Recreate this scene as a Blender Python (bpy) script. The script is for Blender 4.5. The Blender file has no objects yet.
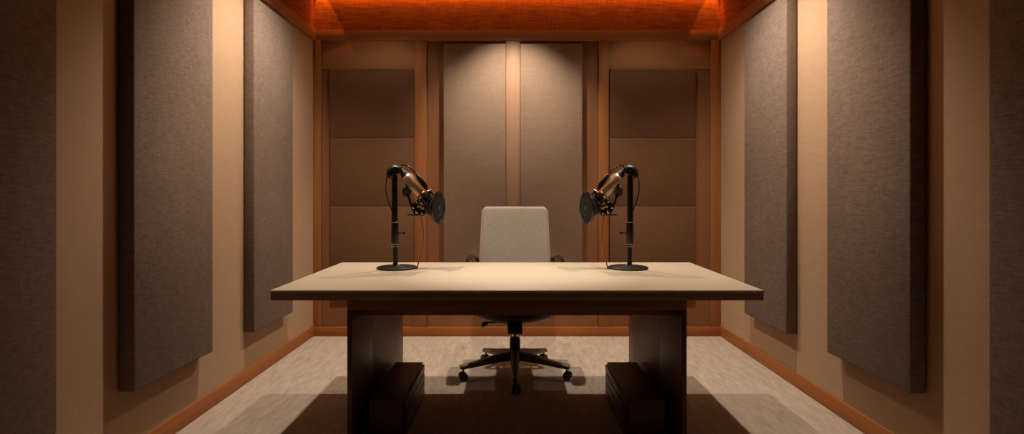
import bpy, bmesh, math
from math import pi, sin, cos, radians
from mathutils import Vector, Matrix

scene = bpy.context.scene
COL = scene.collection

# ------------------------------------------------------------------ materials
def lin(c):
    return tuple(((v / 255.0) / 12.92 if v / 255.0 <= .04045 else ((v / 255.0 + .055) / 1.055) ** 2.4) for v in c) + (1,)

def base_mat(name, rough=.7, metal=0.0, spec=.3):
    m = bpy.data.materials.new(name)
    m.use_nodes = True
    nt = m.node_tree
    b = nt.nodes['Principled BSDF']
    b.inputs['Roughness'].default_value = rough
    b.inputs['Metallic'].default_value = metal
    b.inputs['Specular IOR Level'].default_value = spec
    return m, nt, b

def noise(nt, scale_vec, rot=(0, 0, 0), detail=3.0, scale=1.0):
    tc = nt.nodes.new('ShaderNodeTexCoord')
    mp = nt.nodes.new('ShaderNodeMapping')
    mp.inputs['Scale'].default_value = scale_vec
    mp.inputs['Rotation'].default_value = rot
    n = nt.nodes.new('ShaderNodeTexNoise')
    n.inputs['Scale'].default_value = scale
    n.inputs['Detail'].default_value = detail
    nt.links.new(tc.outputs['Object'], mp.inputs['Vector'])
    nt.links.new(mp.outputs['Vector'], n.inputs['Vector'])
    return n.outputs['Fac']

def mixf(nt, a, b, f=.5):
    m = nt.nodes.new('ShaderNodeMix')
    m.data_type = 'FLOAT'
    m.inputs[0].default_value = f
    nt.links.new(a, m.inputs[2]); nt.links.new(b, m.inputs[3])
    return m.outputs[0]

def ramp(nt, fac, stops):
    r = nt.nodes.new('ShaderNodeValToRGB')
    els = r.color_ramp.elements
    while len(els) < len(stops):
        els.new(.5)
    for e, (p, c) in zip(els, stops):
        e.position = p; e.color = c
    nt.links.new(fac, r.inputs['Fac'])
    return r.outputs['Color']

def bump(nt, b, h, strength=.2, dist=.002):
    bp = nt.nodes.new('ShaderNodeBump')
    bp.inputs['Strength'].default_value = strength
    bp.inputs['Distance'].default_value = dist
    nt.links.new(h, bp.inputs['Height'])
    nt.links.new(bp.outputs['Normal'], b.inputs['Normal'])

def scalec(c, k):
    return tuple(min(1, v * k) for v in c[:3]) + (1,)

def weave(name, col, contrast=.25, warp=(150, 10), mix=.4, rough=.9, bmp=.3, spec=.15):
    """woven cloth: irregular horizontal threads crossed by finer vertical ones"""
    m, nt, b = base_mat(name, rough, 0, spec)
    a, s = warp
    h = noise(nt, (s, s, a), detail=4)
    v = noise(nt, (a, a, s * 1.3), detail=3)
    f = mixf(nt, h, v, mix)
    blot = noise(nt, (2.2, 2.2, 1.6), detail=2)
    f2 = mixf(nt, f, blot, .15)
    c = ramp(nt, f2, [(.32, scalec(col, 1 - contrast)), (.68, scalec(col, 1 + contrast))])
    nt.links.new(c, b.inputs['Base Color'])
    bump(nt, b, f, bmp, .002)
    return m

def wood(name, col, contrast=.2, axis='z', freq=70, rough=.45, spec=.35, stretch=2.0):
    m, nt, b = base_mat(name, rough, 0, spec)
    sv = {'x': (stretch, freq, freq), 'y': (freq, stretch, freq), 'z': (freq, freq, stretch)}[axis]
    g = noise(nt, sv, detail=5)
    big = noise(nt, tuple(v * .12 for v in sv), detail=2)
    f = mixf(nt, g, big, .4)
    c = ramp(nt, f, [(.3, scalec(col, 1 - contrast)), (.7, scalec(col, 1 + contrast))])
    nt.links.new(c, b.inputs['Base Color'])
    bump(nt, b, g, .06, .001)
    return m

def plain(name, col, rough=.5, metal=0.0, spec=.4, var=.08, freq=40):
    m, nt, b = base_mat(name, rough, metal, spec)
    g = noise(nt, (freq, freq, freq), detail=3)
    c = ramp(nt, g, [(.3, scalec(col, 1 - var)), (.7, scalec(col, 1 + var))])
    nt.links.new(c, b.inputs['Base Color'])
    return m

def carpet(name, col):
    m, nt, b = base_mat(name, .95, 0, .1)
    g = noise(nt, (70, 9, 9), rot=(0, 0, radians(18)), detail=4)
    g2 = noise(nt, (26, 5, 5), rot=(0, 0, radians(-24)), detail=3)
    pile = noise(nt, (160, 160, 160), detail=2)
    f = mixf(nt, mixf(nt, g, g2, .45), pile, .3)
    c = ramp(nt, f, [(.34, scalec(col, .74)), (.66, scalec(col, 1.22))])
    nt.links.new(c, b.inputs['Base Color'])
    bump(nt, b, f, .5, .006)
    return m

M = {}
M['wall'] = weave('tan wall cloth', (.45, .305, .20, 1), .07, (110, 9), .4, bmp=.12)
M['panel'] = weave('taupe panel linen', (.19, .142, .117, 1), .40, (230, 22), .35, bmp=.35)
M['panel_back'] = weave('beige panel linen', (.25, .178, .130, 1), .16, (170, 14), .45, bmp=.3)
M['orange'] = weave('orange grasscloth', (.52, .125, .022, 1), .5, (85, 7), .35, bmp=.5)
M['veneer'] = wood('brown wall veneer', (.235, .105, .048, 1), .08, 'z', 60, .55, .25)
M['veneer_hi'] = wood('light batten veneer', (.33, .20, .125, 1), .08, 'z', 60, .5, .25)
M['trim'] = wood('orange brown trim wood', (.30, .118, .04, 1), .16, 'z', 50, .6, .25)
M['trim_x'] = wood('orange brown trim wood across', (.30, .105, .028, 1), .16, 'x', 50, .6, .25)
M['trim_y'] = wood('orange brown trim wood lengthwise', (.36, .13, .034, 1), .16, 'y', 50, .6, .25)
M['leather'] = weave('dark brown padded cloth', (.135, .068, .037, 1), .12, (120, 12), .5, bmp=.15)
M['rail'] = wood('rail veneer with painted spill', (.40, .19, .085, 1), .06, 'x', 50, .6, .2)  # wall veneer lightened, LED spill painted into its colour
M['crown_x'] = wood('crown trim wood across', (.46, .19, .07, 1), .12, 'x', 50, .6, .25)  # trim wood in a brighter tone, room light put into the colour
M['crown_y'] = wood('crown trim wood lengthwise', (.46, .19, .07, 1), .12, 'y', 50, .6, .25)  # same painted-in room light, grain lengthwise
M['carpet'] = carpet('greige carpet', (.46, .39, .325, 1))
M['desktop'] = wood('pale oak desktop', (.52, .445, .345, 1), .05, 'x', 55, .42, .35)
M['desk_edge'] = wood('shade-painted desk edge', (.31, .18, .10, 1), .12, 'x', 60, .45, .35)  # brown holds the shadow on the slab's edge, painted into the wood
M['walnut'] = wood('dark walnut', (.13, .05, .022, 1), .25, 'z', 55, .4, .4)
M['walnut_x'] = wood('dark walnut rail', (.23, .092, .042, 1), .2, 'x', 55, .4, .4)
M['walnut_y'] = wood('dark walnut drawers', (.11, .042, .02, 1), .2, 'y', 55, .4, .4)
M['black'] = plain('satin black metal', (.012, .011, .010, 1), .38, .3, .5)
M['black_gloss'] = plain('glossy black plastic', (.010, .009, .009, 1), .22, 0, .6)
M['black_matte'] = plain('matte black plastic', (.016, .014, .013, 1), .6, 0, .4)
M['chrome'] = plain('brushed chrome', (.62, .56, .5, 1), .22, 1.0)
M['bronze'] = plain('champagne bronze', (.66, .50, .38, 1), .34, .7, var=.05)
M['copper'] = plain('copper collar', (.55, .22, .10, 1), .3, 1.0)
M['mesh'] = weave('black filter mesh', (.028, .025, .023, 1), .35, (500, 500), .5, rough=.7, bmp=.2)
M['emblem'] = plain('grey emblem', (.10, .095, .09, 1), .5)
M['cable'] = plain('copper orange cable', (.36, .12, .03, 1), .45)
M['chair_cloth'] = weave('grey chair cloth', (.29, .262, .232, 1), .2, (160, 60), .5, bmp=.3)
M['piping'] = plain('tan piping', (.42, .29, .165, 1), .5)
M['chair_shell'] = plain('dark brown shell', (.03, .022, .017, 1), .5)
M['chair_base'] = plain('bronze grey base', (.20, .165, .135, 1), .4, .5)
M['ceiling'] = plain('dark brown ceiling', (.03, .02, .014, 1), .9)

# ------------------------------------------------------------------ mesh helpers
class MB:
    def __init__(s):
        s.bm = bmesh.new()
    def box(s, x0, x1, y0, y1, z0, z1, bev=0.0, seg=2):
        t = bmesh.new()
        bmesh.ops.create_cube(t, size=1)
        for v in t.verts:
            v.co = Vector(((x0 + x1) / 2 + v.co.x * (x1 - x0), (y0 + y1) / 2 + v.co.y * (y1 - y0), (z0 + z1) / 2 + v.co.z * (z1 - z0)))
        if bev:
            bmesh.ops.bevel(t, geom=list(t.edges), offset=bev, segments=seg, affect='EDGES', profile=.5)
        s.merge(t)
        return s
    def merge(s, t, mat=None):
        if mat is not None:
            bmesh.ops.transform(t, matrix=mat, verts=t.verts)
        me = bpy.data.meshes.new('tmp')
        t.to_mesh(me); t.free()
        s.bm.from_mesh(me)
        bpy.data.meshes.remove(me)
    def tube(s, pts, r, n=10, caps=True):
        pts = [Vector(p) for p in pts]
        rs = r if isinstance(r, (list, tuple)) else [r] * len(pts)
        t0 = (pts[1] - pts[0]).normalized()
        up = Vector((0, 0, 1)) if abs(t0.z) < .9 else Vector((1, 0, 0))
        a = t0.cross(up).normalized()
        rings = []
        for i, p in enumerate(pts):
            d = ((pts[i] - pts[i - 1]).normalized() if i else Vector()) + ((pts[i + 1] - pts[i]).normalized() if i < len(pts) - 1 else Vector())
            d = d.normalized()
            a = (a - d * a.dot(d)).normalized()
            b = d.cross(a)
            rings.append([s.bm.verts.new(p + (a * cos(2 * pi * k / n) + b * sin(2 * pi * k / n)) * rs[i]) for k in range(n)])
        for q in range(len(rings) - 1):
            for k in range(n):
                s.bm.faces.new((rings[q][k], rings[q][(k + 1) % n], rings[q + 1][(k + 1) % n], rings[q + 1][k]))
        if caps:
            s.bm.faces.new(rings[0][::-1]); s.bm.faces.new(rings[-1])
        return s
    def lathe(s, prof, o=(0, 0, 0), axis=(0, 0, 1), n=32):
        """prof: (radius, height) list along axis from point o"""
        o = Vector(o); d = Vector(axis).normalized()
        up = Vector((0, 0, 1)) if abs(d.z) < .9 else Vector((1, 0, 0))
        a = d.cross(up).normalized(); b = d.cross(a)
        rings = []
        for r, h in prof:
            if r < 1e-6:
                rings.append([s.bm.verts.new(o + d * h)])
            else:
                rings.append([s.bm.verts.new(o + d * h + (a * cos(2 * pi * k / n) + b * sin(2 * pi * k / n)) * r) for k in range(n)])
        for A, B in zip(rings, rings[1:]):
            for k in range(n):
                k2 = (k + 1) % n
                if len(A) == 1 and len(B) == 1:
                    continue
                if len(A) == 1:
                    s.bm.faces.new((A[0], B[k2], B[k]))
                elif len(B) == 1:
                    s.bm.faces.new((A[k], A[k2], B[0]))
                else:
                    s.bm.faces.new((A[k], A[k2], B[k2], B[k]))
        return s
    def torus(s, o, axis, R, r, n=48, k=10):
        o = Vector(o); d = Vector(axis).normalized()
        up = Vector((0, 0, 1)) if abs(d.z) < .9 else Vector((1, 0, 0))
        a = d.cross(up).normalized(); b = d.cross(a)
        g = []
        for i in range(n):
            e = a * cos(2 * pi * i / n) + b * sin(2 * pi * i / n)
            g.append([s.bm.verts.new(o + e * (R + r * cos(2 * pi * j / k)) + d * r * sin(2 * pi * j / k)) for j in range(k)])
        for i in range(n):
            for j in range(k):
                s.bm.faces.new((g[i][j], g[(i + 1) % n][j], g[(i + 1) % n][(j + 1) % k], g[i][(j + 1) % k]))
        return s
    def ball(s, c, r, n=12):
        prof = [(r * sin(pi * i / n), -r * cos(pi * i / n)) for i in range(n + 1)]
        prof[0] = (0, -r); prof[-1] = (0, r)
        return s.lathe(prof, c, (0, 0, 1), 2 * n)
    def build(s, name, mat, parent=None, smooth=True, angle=35):
        bmesh.ops.recalc_face_normals(s.bm, faces=s.bm.faces)
        if smooth:
            for f in s.bm.faces:
                f.smooth = True
            for e in s.bm.edges:
                if len(e.link_faces) == 2 and e.calc_face_angle(0) > radians(angle):
                    e.smooth = False
        me = bpy.data.meshes.new(name)
        s.bm.to_mesh(me); s.bm.free()
        me.materials.append(mat)
        o = bpy.data.objects.new(name, me)
        COL.objects.link(o)
        if parent is not None:
            o.parent = parent
        return o

def spline(pts, n=8):
    """smooth path through the points (Catmull-Rom)"""
    P = [Vector(p) for p in pts]
    P = [P[0] * 2 - P[1]] + P + [P[-1] * 2 - P[-2]]
    out = []
    for i in range(1, len(P) - 2):
        for k in range(n):
            t = k / n
            a, b, c, d = P[i - 1], P[i], P[i + 1], P[i + 2]
            out.append(.5 * ((2 * b) + (c - a) * t + (2 * a - 5 * b + 4 * c - d) * t * t + (3 * b - a - 3 * c + d) * t ** 3))
    out.append(P[-2])
    return out

def tag(o, label=None, cat=None, group=None, kind=None):
    for k, v in (('label', label), ('category', cat), ('group', group), ('kind', kind)):
        if v:
            o[k] = v
    return o

def empty(name, loc, label, cat, group=None, rz=0):
    o = bpy.data.objects.new(name, None)
    COL.objects.link(o)
    o.location = loc
    o.rotation_euler = (0, 0, rz)
    o.empty_display_size = .1
    return tag(o, label, cat, group)

def struct(name, mb, mat):
    o = mb.build(name, mat)
    o['kind'] = 'structure'
    return o

# ------------------------------------------------------------------ room shell
XL, XR, YB, YF = -1.668, 1.735, 4.694, -1.2
ZT0, ZT1, ZC = 2.468, 2.556, 3.05         # crown trim, top of the cove
XM = (XL + XR) / 2

struct('floor', MB().box(XL - .12, XR + .12, YF - .12, YB + .12, -.1, 0), M['carpet'])
struct('wall_left', MB().box(XL - .12, XL, YF, YB, 0, ZT1), M['wall'])
struct('wall_right', MB().box(XR, XR + .12, YF, YB, 0, ZT1), M['wall'])
struct('wall_back', MB().box(XL - .12, XR + .12, YB, YB + .12, 0, ZT1), M['veneer'])
struct('wall_front', MB().box(XL - .12, XR + .12, YF - .12, YF, 0, ZC), M['leather'])
# orange grasscloth frieze of the lit cove
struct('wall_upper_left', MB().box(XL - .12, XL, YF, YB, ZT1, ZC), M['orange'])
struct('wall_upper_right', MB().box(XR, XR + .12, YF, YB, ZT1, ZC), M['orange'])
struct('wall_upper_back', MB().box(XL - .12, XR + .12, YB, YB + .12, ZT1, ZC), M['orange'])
struct('ceiling', MB().box(XL - .12, XR + .12, YF - .12, YB + .12, ZC, ZC + .1), M['ceiling'])
# dropped centre of the ceiling, leaving the light slot round it
struct('ceiling_raft', MB().box(XL + .26, XR - .26, YF + .1, YB - .26, 2.862, ZC), M['ceiling'])

# crown trim
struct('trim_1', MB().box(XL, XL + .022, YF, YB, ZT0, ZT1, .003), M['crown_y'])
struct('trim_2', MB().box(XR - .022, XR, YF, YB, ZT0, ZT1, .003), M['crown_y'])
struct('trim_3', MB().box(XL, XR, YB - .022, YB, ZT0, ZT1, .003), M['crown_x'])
# posts on the back wall and in its corners
def post(n, x0, x1, t=.03, mat='trim'):
    struct('trim_%d' % n, MB().box(x0, x1, YB - t, YB, .065, ZT0, .003), M[mat])
post(4, -.822, -.722)
post(5, .715, .797)
post(6, XL, XL + .066, .024)
post(7, XR - .085, XR, .024)
post(8, -.058, .058, .016, 'veneer_hi')
# upper rails over the side bays
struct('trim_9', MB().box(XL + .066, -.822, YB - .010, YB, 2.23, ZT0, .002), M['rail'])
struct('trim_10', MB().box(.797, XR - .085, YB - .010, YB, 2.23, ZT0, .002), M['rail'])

def board(name, pts, mat):
    """skirting with a rounded top: boxes"""
    m = MB()
    for b in pts:
        m.box(*b)
    return struct(name, m, mat)
board('baseboard_left', [(XL, XL + .009, YF, YB, 0, .088, .003)], M['trim_y'])
board('baseboard_right', [(XR - .009, XR, YF, YB, 0, .088, .003)], M['trim_y'])
board('baseboard_back', [(XL, XR, YB - .034, YB, 0, .076, .004)], M['trim_x'])

# ------------------------------------------------------------------ acoustic panels
def side_panel(side, y0, y1, z0, z1, label, group):
    if side < 0:
        b = (XL + .004, XL + .07, y0, y1, z0, z1)
    else:
        b = (XR - .072, XR - .004, y0, y1, z0, z1)
    o = MB().box(*b, .008, 3).build('acoustic_panel', M['panel'])
    return tag(o, label, 'acoustic panel', group)

G = 'thick cloth panels on the side walls'
side_panel(-1, 3.46, 4.07, .325, 2.405, 'narrow-looking taupe cloth panel on the left wall, deepest in the room by the corner', G)
side_panel(-1, 2.36, 2.985, .34, 2.45, 'tall taupe cloth panel on the left wall, middle one of three', G)
side_panel(-1, 1.34, 1.965, .335, 2.45, 'dark taupe cloth panel on the left wall cut off by the photo edge', G)
side_panel(1, 3.41, 4.03, .325, 2.405, 'narrow-looking taupe cloth panel on the right wall, deepest in the room by the corner', G)
side_panel(1, 2.343, 2.97, .34, 2.45, 'tall taupe cloth panel on the right wall, middle one of three', G)
side_panel(1, 1.34, 1.96, .335, 2.45, 'dark taupe cloth panel on the right wall cut off by the photo edge', G)

# pale linen panels in the middle bay of the back wall
def centre_panel(x0, x1, label):
    e = empty('acoustic_panel', ((x0 + x1) / 2, YB - .003, .34), label, 'acoustic panel', 'linen panels behind the chair')
    w = (x1 - x0) / 2
    MB().box(-w, w, -.034, 0, 0, 2.095, .006, 3).build('linen_face', M['panel_back'], e)
centre_panel(-.578, -.061, 'pale linen back wall panel behind the chair, beside the left microphone')
centre_panel(.061, .578, 'pale linen back wall panel behind the chair, beside the right microphone')

# dark three-part panels of the side bays
def dark_panel(x0, x1, label):
    e = empty('padded_wall_panel', ((x0 + x1) / 2, YB, .30), label, 'wall panel', 'dark padded panels on the back wall')
    w = (x1 - x0) / 2
    zs = [0, .42, .782, 1.353, 1.925]
    zs = [0, .785, 1.355, 1.925]
    for a, b in zip(zs, zs[1:]):
        MB().box(-w, w, -.040, 0, a + .001, b - .001, .004, 2).build('cushion', M['leather'], e)
dark_panel(-1.525, -.824, 'dark brown padded panel of stacked sections behind the left microphone')
dark_panel(.806, 1.517, 'dark brown padded panel of stacked sections behind the right microphone')

# ------------------------------------------------------------------ desk
DX, DY0, DY1 = .018, 2.488, 3.533
desk = empty('desk', (DX, 3.0, 0), 'wide pale-topped desk with dark walnut panel legs in the middle of the room', 'desk')
y0, y1 = DY0 - 3.0, DY1 - 3.0
top = MB().box(-1.0975, 1.0975, y0, y1, .738, .75, .002).build('tabletop', M['desktop'], desk)
MB().box(-1.0965, 1.0965, y0 + .001, y1 - .001, .7045, .738, .001).build('tabletop_edge', M['desk_edge'], desk)['label'] = 'edge band under the pale top, dark brown from painted shade'
MB().box(-.777, .777, y0 + .072, y0 + .095, .648, .7044, .002).build('front_rail', M['walnut_x'], desk)
MB().box(-.753, .753, y0 + .20, y0 + .225, .596, .7045, .002).build('inner_rail', M['walnut_x'], desk)
for s in (-1, 1):
    m = MB()
    a, b = sorted((s * .777, s * .754))
    m.box(a, b, y0 + .072, y1 - .03, 0, .6475, .002)
    leg = m.build('leg', M['walnut'], desk)
    w = MB()
    lo = [w.bm.verts.new((s * x, y, 0)) for x, y in ((.7535, -.05), (.706, .27), (.706, y1 - .03), (.7535, y1 - .03))]
    hi = [w.bm.verts.new((v.co.x, v.co.y, .70)) for v in lo]
    w.bm.faces.new(lo); w.bm.faces.new(hi)
    for i in range(4):
        w.bm.faces.new((lo[i], lo[(i + 1) % 4], hi[(i + 1) % 4], hi[i]))
    w.build('leg_pillar', M['walnut'], leg)

# low drawer boxes by the legs, under the desk
def drawer_box(s, label):
    xi, xo = (.54 if s < 0 else .527), .70
    e = empty('drawer_pedestal', (DX + s * (xi + xo) / 2, 2.945, 0), label, 'drawer unit', 'low drawer units under the desk')
    w = (xo - xi) / 2
    MB().box(-w, w, -.295, .305, .0, .206, .003).build('carcass', M['walnut_y'], e)
    for k in range(4):
        z0 = .014 + k * .047
        a, b = sorted((-s * (w + .001), -s * (w + .011)))
        MB().box(a, b, -.285, .297, z0, z0 + .039, .002).build('drawer', M['walnut_y'], e)
    return e
drawer_box(-1, 'low dark wood drawer unit against the left desk leg')
drawer_box(1, 'low dark wood drawer unit against the right desk leg')

# ------------------------------------------------------------------ office chair
def make_chair():
    e = empty('office_chair', (.013, 3.66, 0), 'grey upholstered swivel armchair with tan piping behind the desk', 'chair')
    # base
    base = MB().lathe([(0, .10), (.045, .10), (.048, .115), (.046, .15), (.036, .165), (0, .165)], n=24).build('base_hub', M['chair_base'], e)
    for k in range(5):
        a = -pi / 2 + 2 * pi * k / 5
        d = Vector((cos(a), sin(a), 0)); n = Vector((-sin(a), cos(a), 0))
        secs = [(.03, .030, .105, .160), (.12, .026, .098, .146), (.24, .021, .084, .118), (.335, .019, .074, .100), (.366, .017, .072, .095)]
        m = MB(); rings = []
        for r, w, zb, zt in secs:
            ring = []
            for (u, z) in ((-w, zb), (-w, zt - .008), (-w * .6, zt), (w * .6, zt), (w, zt - .008), (w, zb)):
                ring.append(m.bm.verts.new(d * r + n * u + Vector((0, 0, z))))
            rings.append(ring)
        for A, B in zip(rings, rings[1:]):
            for i in range(6):
                m.bm.faces.new((A[i], A[(i + 1) % 6], B[(i + 1) % 6], B[i]))
        m.bm.faces.new(rings[0]); m.bm.faces.new(rings[-1][::-1])
        m.build('base_arm', M['chair_base'], e, angle=50)
        # twin wheel caster
        c = d * .348 + Vector((0, 0, .028))
        c += n * .006
        cm = MB()
        cm.tube([d * .345 + Vector((0, 0, .05)), d * .345 + Vector((0, 0, .078))], .007, 10)
        cm.box(-.010, .010, -.010, .010, -.012, .026)
        for v in cm.bm.verts[-8:]:
            v.co = d * v.co.x + n * v.co.y + c + Vector((0, 0, v.co.z))
        cas = cm.build('caster', M['black_matte'], e)
        for q in (-1, 1):
            MB().lathe([(0, 0), (.020, 0), (.026, .003), (.0278, .007), (.0278, .014), (.024, .018), (0, .019)], c + n * (.006 * q), n * q, 20).build('wheel', M['black_gloss'], cas)
    MB().lathe([(0, .14), (.036, .14), (.034, .235), (.030, .248), (0, .248)], n=24).build('column_sleeve', M['black_matte'], e)
    MB().lathe([(0, .246), (.0165, .246), (.0165, .292), (0, .292)], n=20).build('gas_cylinder', M['chrome'], e)
    MB().box(-.048, .048, -.10, .10, .288, .352, .008).box(-.03, .03, .08, .30, .36, .385, .006).build('tilt_mechanism', M['black_matte'], e)
    lever = MB().tube(spline([(-.04, -.04, .345), (-.12, -.05, .355), (-.185, -.05, .352), (-.20, -.05, .345)], 4), .0065, 8)
    lever.tube(spline([(-.178, -.05, .352), (-.20, -.05, .343), (-.212, -.05, .328)], 4), [.010, .012, .014, .015, .016, .016, .015, .013, .010], 10)
    lever.build('tilt_lever', M['black_gloss'], e)
    # seat: pan with dished underside, upholstered cushion
    m = MB(); rows = []
    nu, nv = 16, 14
    for j in range(nv + 1):
        v = -1 + 2 * j / nv; row = []
        for i in range(nu + 1):
            u = -1 + 2 * i / nu
            k = (max(abs(u), abs(v))) ** 2
            row.append(m.bm.verts.new((u * .245, -.02 + v * .235, .350 + .095 * k)))
        rows.append(row)
    for j in range(nv):
        for i in range(nu):
            m.bm.faces.new((rows[j][i], rows[j][i + 1], rows[j + 1][i + 1], rows[j + 1][i]))
    m.build('seat_pan', M['chair_shell'], e, angle=60)
    MB().box(-.255, .255, -.27, .23, .446, .53, .034, 5).build('seat', M['chair_cloth'], e)
    # backrest: tapered, reclined, slightly curved slab
    def bend(v, dy=0):
        z = v.z
        t = (z - .50) / .59
        x = v.x * (1 - .085 * t)
        y = v.y + .235 + .13 * t + .02 * (t - .5) ** 2 - .05 * (v.x / .25) ** 2 * .5
        return Vector((x, y, z))
    def slab(w, y0, y1, z0, z1, rc, rb):
        t = bmesh.new()
        bmesh.ops.create_cube(t, size=1)
        for v in t.verts:
            v.co = Vector((v.co.x * 2 * w, (y0 + y1) / 2 + v.co.y * (y1 - y0), (z0 + z1) / 2 + v.co.z * (z1 - z0)))
        ed = [q for q in t.edges if abs((q.verts[0].co - q.verts[1].co).normalized().y) > .9]
        bmesh.ops.bevel(t, geom=ed, offset=rc, segments=6, affect='EDGES', profile=.5)
        ed = [q for q in t.edges if len(q.link_faces) == 2 and q.calc_face_angle(0) > radians(60)]
        bmesh.ops.bevel(t, geom=ed, offset=rb, segments=4, affect='EDGES', profile=.5)
        for k in range(1, 12):
            bmesh.ops.bisect_plane(t, geom=t.verts[:] + t.edges[:] + t.faces[:], plane_co=(0, 0, z0 + (z1 - z0) * k / 12), plane_no=(0, 0, 1))
        for k in range(1, 10):
            bmesh.ops.bisect_plane(t, geom=t.verts[:] + t.edges[:] + t.faces[:], plane_co=(-w + 2 * w * k / 10, 0, 0), plane_no=(1, 0, 0))
        for v in t.verts:
            v.co = bend(v.co)
        m = MB(); m.merge(t)
        return m
    back = slab(.252, 0, .06, .50, 1.092, .032, .018).build('backrest', M['chair_cloth'], e, angle=50)
    slab(.256, .045, .075, .495, 1.088, .032, .010).build('back_shell', M['chair_shell'], back)
    for s in (-1, 1):
        path = [bend(Vector((s * .2535, .012, .51 + (1.066 - .51) * k / 12))) for k in range(13)]
        MB().tube(path, .004, 8).build('piping', M['piping'], back)
    MB().tube(spline([(0, .20, .372), (0, .31, .40), (0, .335, .50), (0, .345, .62)], 5), .02, 10).build('back_support', M['black_matte'], e)
    # armrests: post from the seat side, padded top
    for s in (-1, 1):
        m = MB().tube(spline([(s * .20, .06, .388), (s * .285, .06, .40), (s * .305, .07, .46), (s * .308, .085, .62), (s * .305, .10, .70)], 6), .014, 10)
        m.tube(spline([(s * .302, .20, .735), (s * .285, .26, .735), (s * .245, .285, .715)], 5), .016, 10)
        arm = m.build('arm', M['black_matte'], e)
        pad = MB()
        pts = [(s * .292, -.01, .690), (s * .296, .02, .716), (s * .300, .08, .731), (s * .302, .16, .735), (s * .302, .24, .733), (s * .298, .265, .725)]
        pad.tube(spline(pts, 5), [.012] + [.026] * 24 + [.016], 14)
        for v in pad.bm.verts:
            v.co.x = s * .301 + (v.co.x - s * .301) * 1.25
        pad.build('arm_pad', M['black_gloss'], arm)
    return e
make_chair()

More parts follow.
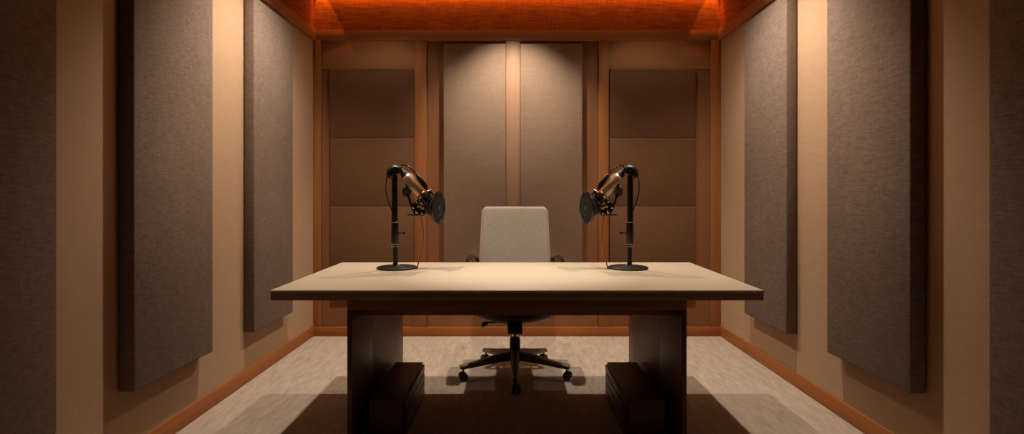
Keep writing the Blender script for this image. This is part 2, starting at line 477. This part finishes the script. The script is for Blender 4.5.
# ------------------------------------------------------------------ microphones on desk stands
def make_mic(s, bx, by, side):
    """s = +1: the arm reaches towards +x. Local origin: base centre on the desk top."""
    def P(x, z, y=0.0):
        return Vector((s * x, y, z))
    st = empty('microphone_stand', (bx, by, .75), 'black round-based desk stand at the %s end of the desk' % side, 'microphone stand', 'desk microphone stands')
    MB().lathe([(0, 0), (.112, 0), (.1155, .004), (.115, .009), (.108, .013), (.03, .018), (.022, .024), (0, .024)], n=48).build('base', M['black'], st)
    MB().lathe([(0, .02), (.0145, .02), (.0145, .13), (0, .13)], P(-.009, 0), n=20).build('lower_pole', M['black'], st)
    MB().lathe([(0, .118), (.019, .118), (.0215, .122), (.0215, .262), (.0195, .268), (0, .268)], P(-.011, 0), n=24).build('height_sleeve', M['black'], st)
    for rz, rr in ((.128, .0213), (.142, .0213), (.268, .0195)):
        MB().torus(P(-.011, rz), (0, 0, 1), rr, .0017, 32, 8).build('ring', M['chrome'], st)
    kn = MB().tube([P(.006, .205, -.008), P(.042, .205, -.012)], .0042, 10).build('clamp_screw', M['black'], st)
    MB().lathe([(0, 0), (.007, 0), (.009, .003), (.009, .010), (.006, .013), (0, .013)], P(.038, .205, -.012), P(1, 0, -.12), 14).build('screw_knob', M['black_gloss'], kn)
    MB().lathe([(0, .26), (.018, .26), (.0175, .53), (.015, .54), (0, .54)], P(-.013, 0), n=24).build('upper_pole', M['black'], st)
    # head joint
    hd = MB().tube(spline([P(-.024, .525), P(-.036, .553), P(-.017, .572), P(.025, .572)], 5), [.018, .022, .026, .027, .027, .027, .027, .027, .027, .027, .026, .026, .025, .024, .022, .018], 14)
    hd.lathe([(0, -.028), (.020, -.028), (.022, -.022), (.022, .022), (.020, .028), (0, .028)], P(-.004, .566), (0, 1, 0), 20)
    hd = hd.build('head_joint', M['black'], st)
    MB().lathe([(0, 0), (.008, 0), (.008, .004), (0, .005)], P(-.004, .566, -.028), (0, -1, 0), 14).build('bolt', M['chrome'], hd)
    MB().lathe([(0, 0), (.007, 0), (.009, .006), (.007, .016), (0, .018)], P(.004, .585), P(.2, 1), 12).build('bolt', M['chrome'], hd)
    MB().tube(spline([P(-.03, .57, -.02), P(-.052, .53, -.02), P(-.060, .46, -.02), P(-.046, .39, -.018), P(-.026, .335, -.012)], 6), .0035, 8).build('short_cable', M['black_gloss'], st)

    # ---- microphone itself
    mic = empty('microphone', (bx, by, .75), 'bronze condenser microphone with black round pop filter on the %s desk stand' % side, 'microphone', 'desk microphones')
    A0 = P(.052, .535); A1 = P(.166, .405)
    ax = (A1 - A0).normalized(); L = (A1 - A0).length
    side_v = Vector((0, 1, 0)); up = side_v.cross(ax) * s           # perpendicular to the body, pointing up
    if up.z < 0:
        up = -up
    MB().lathe([(0, -.045), (.014, -.045), (.016, -.03), (.021, -.022), (.024, -.004), (.030, .006), (0, .006)], A0, ax, 28).build('connector', M['black'], mic)
    MB().lathe([(0, 0), (.027, .001), (.033, .010), (.0355, .020), (.0355, L * .78), (.034, L * .80), (0, L * .80)], A0, ax, 36).build('body', M['bronze'], mic)
    MB().lathe([(0, 0), (.034, 0), (.0365, .003), (.0365, .013), (.034, .016), (0, .016)], A0 + ax * (L * .79), ax, 36).build('collar', M['copper'], mic)
    # capsule basket
    g = MB().lathe([(0, 0), (.033, 0), (.035, .006), (.035, .038), (.030, .055), (.018, .066), (0, .070)], A0 + ax * (L * .87), ax, 32).build('grille', M['black_matte'], mic)
    # shock mount: two rings, rods between them and round knobs
    C = A0 + ax * (L * .90)
    sm = MB().torus(C, ax, .048, .0055, 40, 8).torus(C + ax * .042, ax, .046, .0055, 40, 8)
    for k in range(6):
        a = 2 * pi * k / 6 + .3
        e = up * cos(a) + side_v * sin(a)
        sm.tube([C + e * .048 - ax * .006, C + ax * .048 + e * .046], .005, 8)
        sm.tube([C + e * .047, C + ax * .02 + e * .033], .003, 6)
    sm = sm.build('shock_mount', M['black_gloss'], mic)
    for k in range(6):
        a = 2 * pi * k / 6 + .3
        e = up * cos(a) + side_v * sin(a)
        MB().ball(C + e * .053 + ax * .0, .0068, 8).build('mount_knob', M['chrome'], sm)
    # clamp cluster beneath
    cl = MB().box(-.024, .024, -.018, .018, -.03, .03, .006)
    bmesh.ops.transform(cl.bm, matrix=Matrix.Translation(P(.108, .352)) @ Matrix.Rotation(-s * radians(20), 4, 'Y'), verts=cl.bm.verts)
    cl.lathe([(0, -.024), (.017, -.024), (.019, -.02), (.019, .02), (.017, .024), (0, .024)], P(.118, .325), (0, 1, 0), 20)
    cl.lathe([(0, -.022), (.013, -.022), (.013, .022), (0, .022)], P(.150, .318), (0, 1, 0), 18)
    cl.tube([P(.108, .33), P(.165, .33)], .013, 12)
    cl.tube(spline([P(.13, .31), P(.10, .308), P(.062, .312)], 4), .0045, 8)
    cl.tube([P(.084, .36), P(.062, .43)], .007, 8)
    cl = cl.build('mount_clamp', M['black'], mic)
    for (x, z, r) in ((.118, .325, .007), (.150, .318, .006), (.098, .352, .006), (.128, .358, .006), (.092, .331, .005)):
        MB().lathe([(0, 0), (r, 0), (r, .003), (r * .6, .005), (0, .005)], P(x, z, -.024), (0, -1, 0), 14).build('bolt', M['chrome'], cl)
    # dial behind the body
    dc = P(.058, .452)
    MB().lathe([(0, -.011), (.034, -.011), (.040, -.006), (.040, .006), (.034, .011), (0, .011)], dc, P(.93, -.18, -.34), 28).build('dial', M['black_matte'], mic)
    # handle rod over the body with a thick grip
    MB().tube(spline([P(.012, .585), P(.045, .598), P(.088, .572), P(.125, .528)], 6), .0042, 8).build('cable_loop', M['black_gloss'], mic)
    MB().tube([P(.112, .545), P(.120, .533), P(.150, .498), P(.166, .474), P(.172, .462)], [.006, .0125, .0135, .0125, .007], 14).build('grip', M['black'], mic)
    MB().tube([P(.166, .470), P(.185, .43), P(.196, .40)], .006, 8).build('filter_arm', M['black'], mic)
    # pop filter: cone, rim, mesh
    F = P(.240, .352, -.012); fn = P(.94, -.03, -.26).normalized()
    cone = MB().lathe([(.030, -.075), (.038, -.070), (.050, -.040), (.068, -.006), (.064, -.004), (.046, -.036), (.030, -.066), (.030, -.075)], F, fn, 40).build('filter_cone', M['black_matte'], mic)
    pf = MB().torus(F, fn, .0925, .0065, 56, 10).build('pop_filter', M['black_gloss'], mic)
    MB().lathe([(0, -.003), (.090, -.003), (.090, .003), (.06, .006), (0, .008)], F, fn, 48).build('filter_mesh', M['mesh'], pf)
    MB().torus(F + fn * .006, fn, .045, .0012, 40, 6).lathe([(0, .009), (.012, .0088), (.012, .006), (0, .006)], F, fn, 20).build('emblem', M['emblem'], pf)
    # hanging copper cable
    MB().tube(spline([P(.138, .312), P(.143, .27), P(.153, .20), P(.152, .14), P(.139, .085), P(.124, .03), P(.1185, .005), P(.112, .004, .03), P(.09, .004, .085), P(.05, .004, .122)], 8), .0036, 8).build('cable', M['cable'], mic)
make_mic(1, -.671, 3.237, 'left')
make_mic(-1, .665, 3.237, 'right')

# ------------------------------------------------------------------ lights
WARM = (1.0, .82, .64)
def spot(loc, target, watts, cone, blend=.6, size=.03, color=WARM):
    L = bpy.data.lights.new('downlight', 'SPOT')
    L.energy = watts; L.color = color
    L.spot_size = radians(cone); L.spot_blend = blend; L.shadow_soft_size = size
    o = bpy.data.objects.new('downlight', L)
    COL.objects.link(o)
    o.location = loc
    o.rotation_euler = (Vector(target) - Vector(loc)).to_track_quat('-Z', 'Y').to_euler()
    return o
def strip(loc, direction, lx, ly, watts, color, spread=180):
    L = bpy.data.lights.new('light_strip', 'AREA')
    L.shape = 'RECTANGLE'; L.size = lx; L.size_y = ly
    L.energy = watts; L.color = color; L.spread = radians(spread)
    o = bpy.data.objects.new('light_strip', L)
    COL.objects.link(o)
    o.location = loc
    d = Vector(direction).normalized()
    z = -d
    x = Vector((1, 0, 0)) if abs(d.x) < .3 else Vector((0, 1, 0))
    y = z.cross(x).normalized(); x = y.cross(z)
    o.matrix_world = Matrix.Translation(loc) @ Matrix((x, y, z)).transposed().to_4x4()
    return o
ZL = 2.85
spot((0, 4.21, ZL), (0, 4.21, 0), 140, 104, .75, .02)               # over the chair
spot((.03, 3.0, ZL), (.03, 3.0, 0), 175, 38, 1.0, .03, (1, .86, .71))              # pool on the desk
spot((.03, 2.45, ZL), (.013, 3.95, .95), 150, 24, .9, .03)           # onto the chair back
for s in (-1, 1):
    x = s * .93 + .033
    spot((x, 3.25, ZL), (x + s * 1.0, 3.55, 0), 160, 106, .8)      # wall washers
    spot((x, 4.05, ZL), (x + s * .3, 4.1, 0), 12, 122, .5)          # rear corners
    spot((s * 1.665 + .033, YB - .06, 3.02), (s * 1.585 + .033, YB - .01, 2.45), 8, 34, .10, .004, (1, .42, .10))   # corner accents in the cove
OR = (1.0, .36, .05)
strip((XM, YB - .035, 2.87), (0, .25, -.97), 3.3, .02, 3.4, OR, 170)
strip((XL + .035, 2.6, 2.87), (-.25, 0, -.97), 4.1, .02, 4.2, OR, 170)
strip((XR - .035, 2.6, 2.87), (.25, 0, -.97), 4.1, .02, 4.2, OR, 170)

w = bpy.data.worlds.new('World'); scene.world = w
w.use_nodes = True
w.node_tree.nodes['Background'].inputs['Color'].default_value = (.9, .6, .4, 1)
w.node_tree.nodes['Background'].inputs['Strength'].default_value = .012

# ------------------------------------------------------------------ camera
cam = bpy.data.cameras.new('camera')
cam.sensor_width = 36
cam.lens = 560 / 1024 * 36
cam.shift_x = -1 / 1024
cam.shift_y = -21 / 1024
cam.clip_start = .02
co = bpy.data.objects.new('camera', cam)
COL.objects.link(co)
co.location = (0, 0, 1.169)
co.rotation_euler = (pi / 2, 0, 0)
scene.camera = co
scene.view_settings.view_transform = 'Standard'
scene.view_settings.look = 'None'
scene.view_settings.exposure = 0
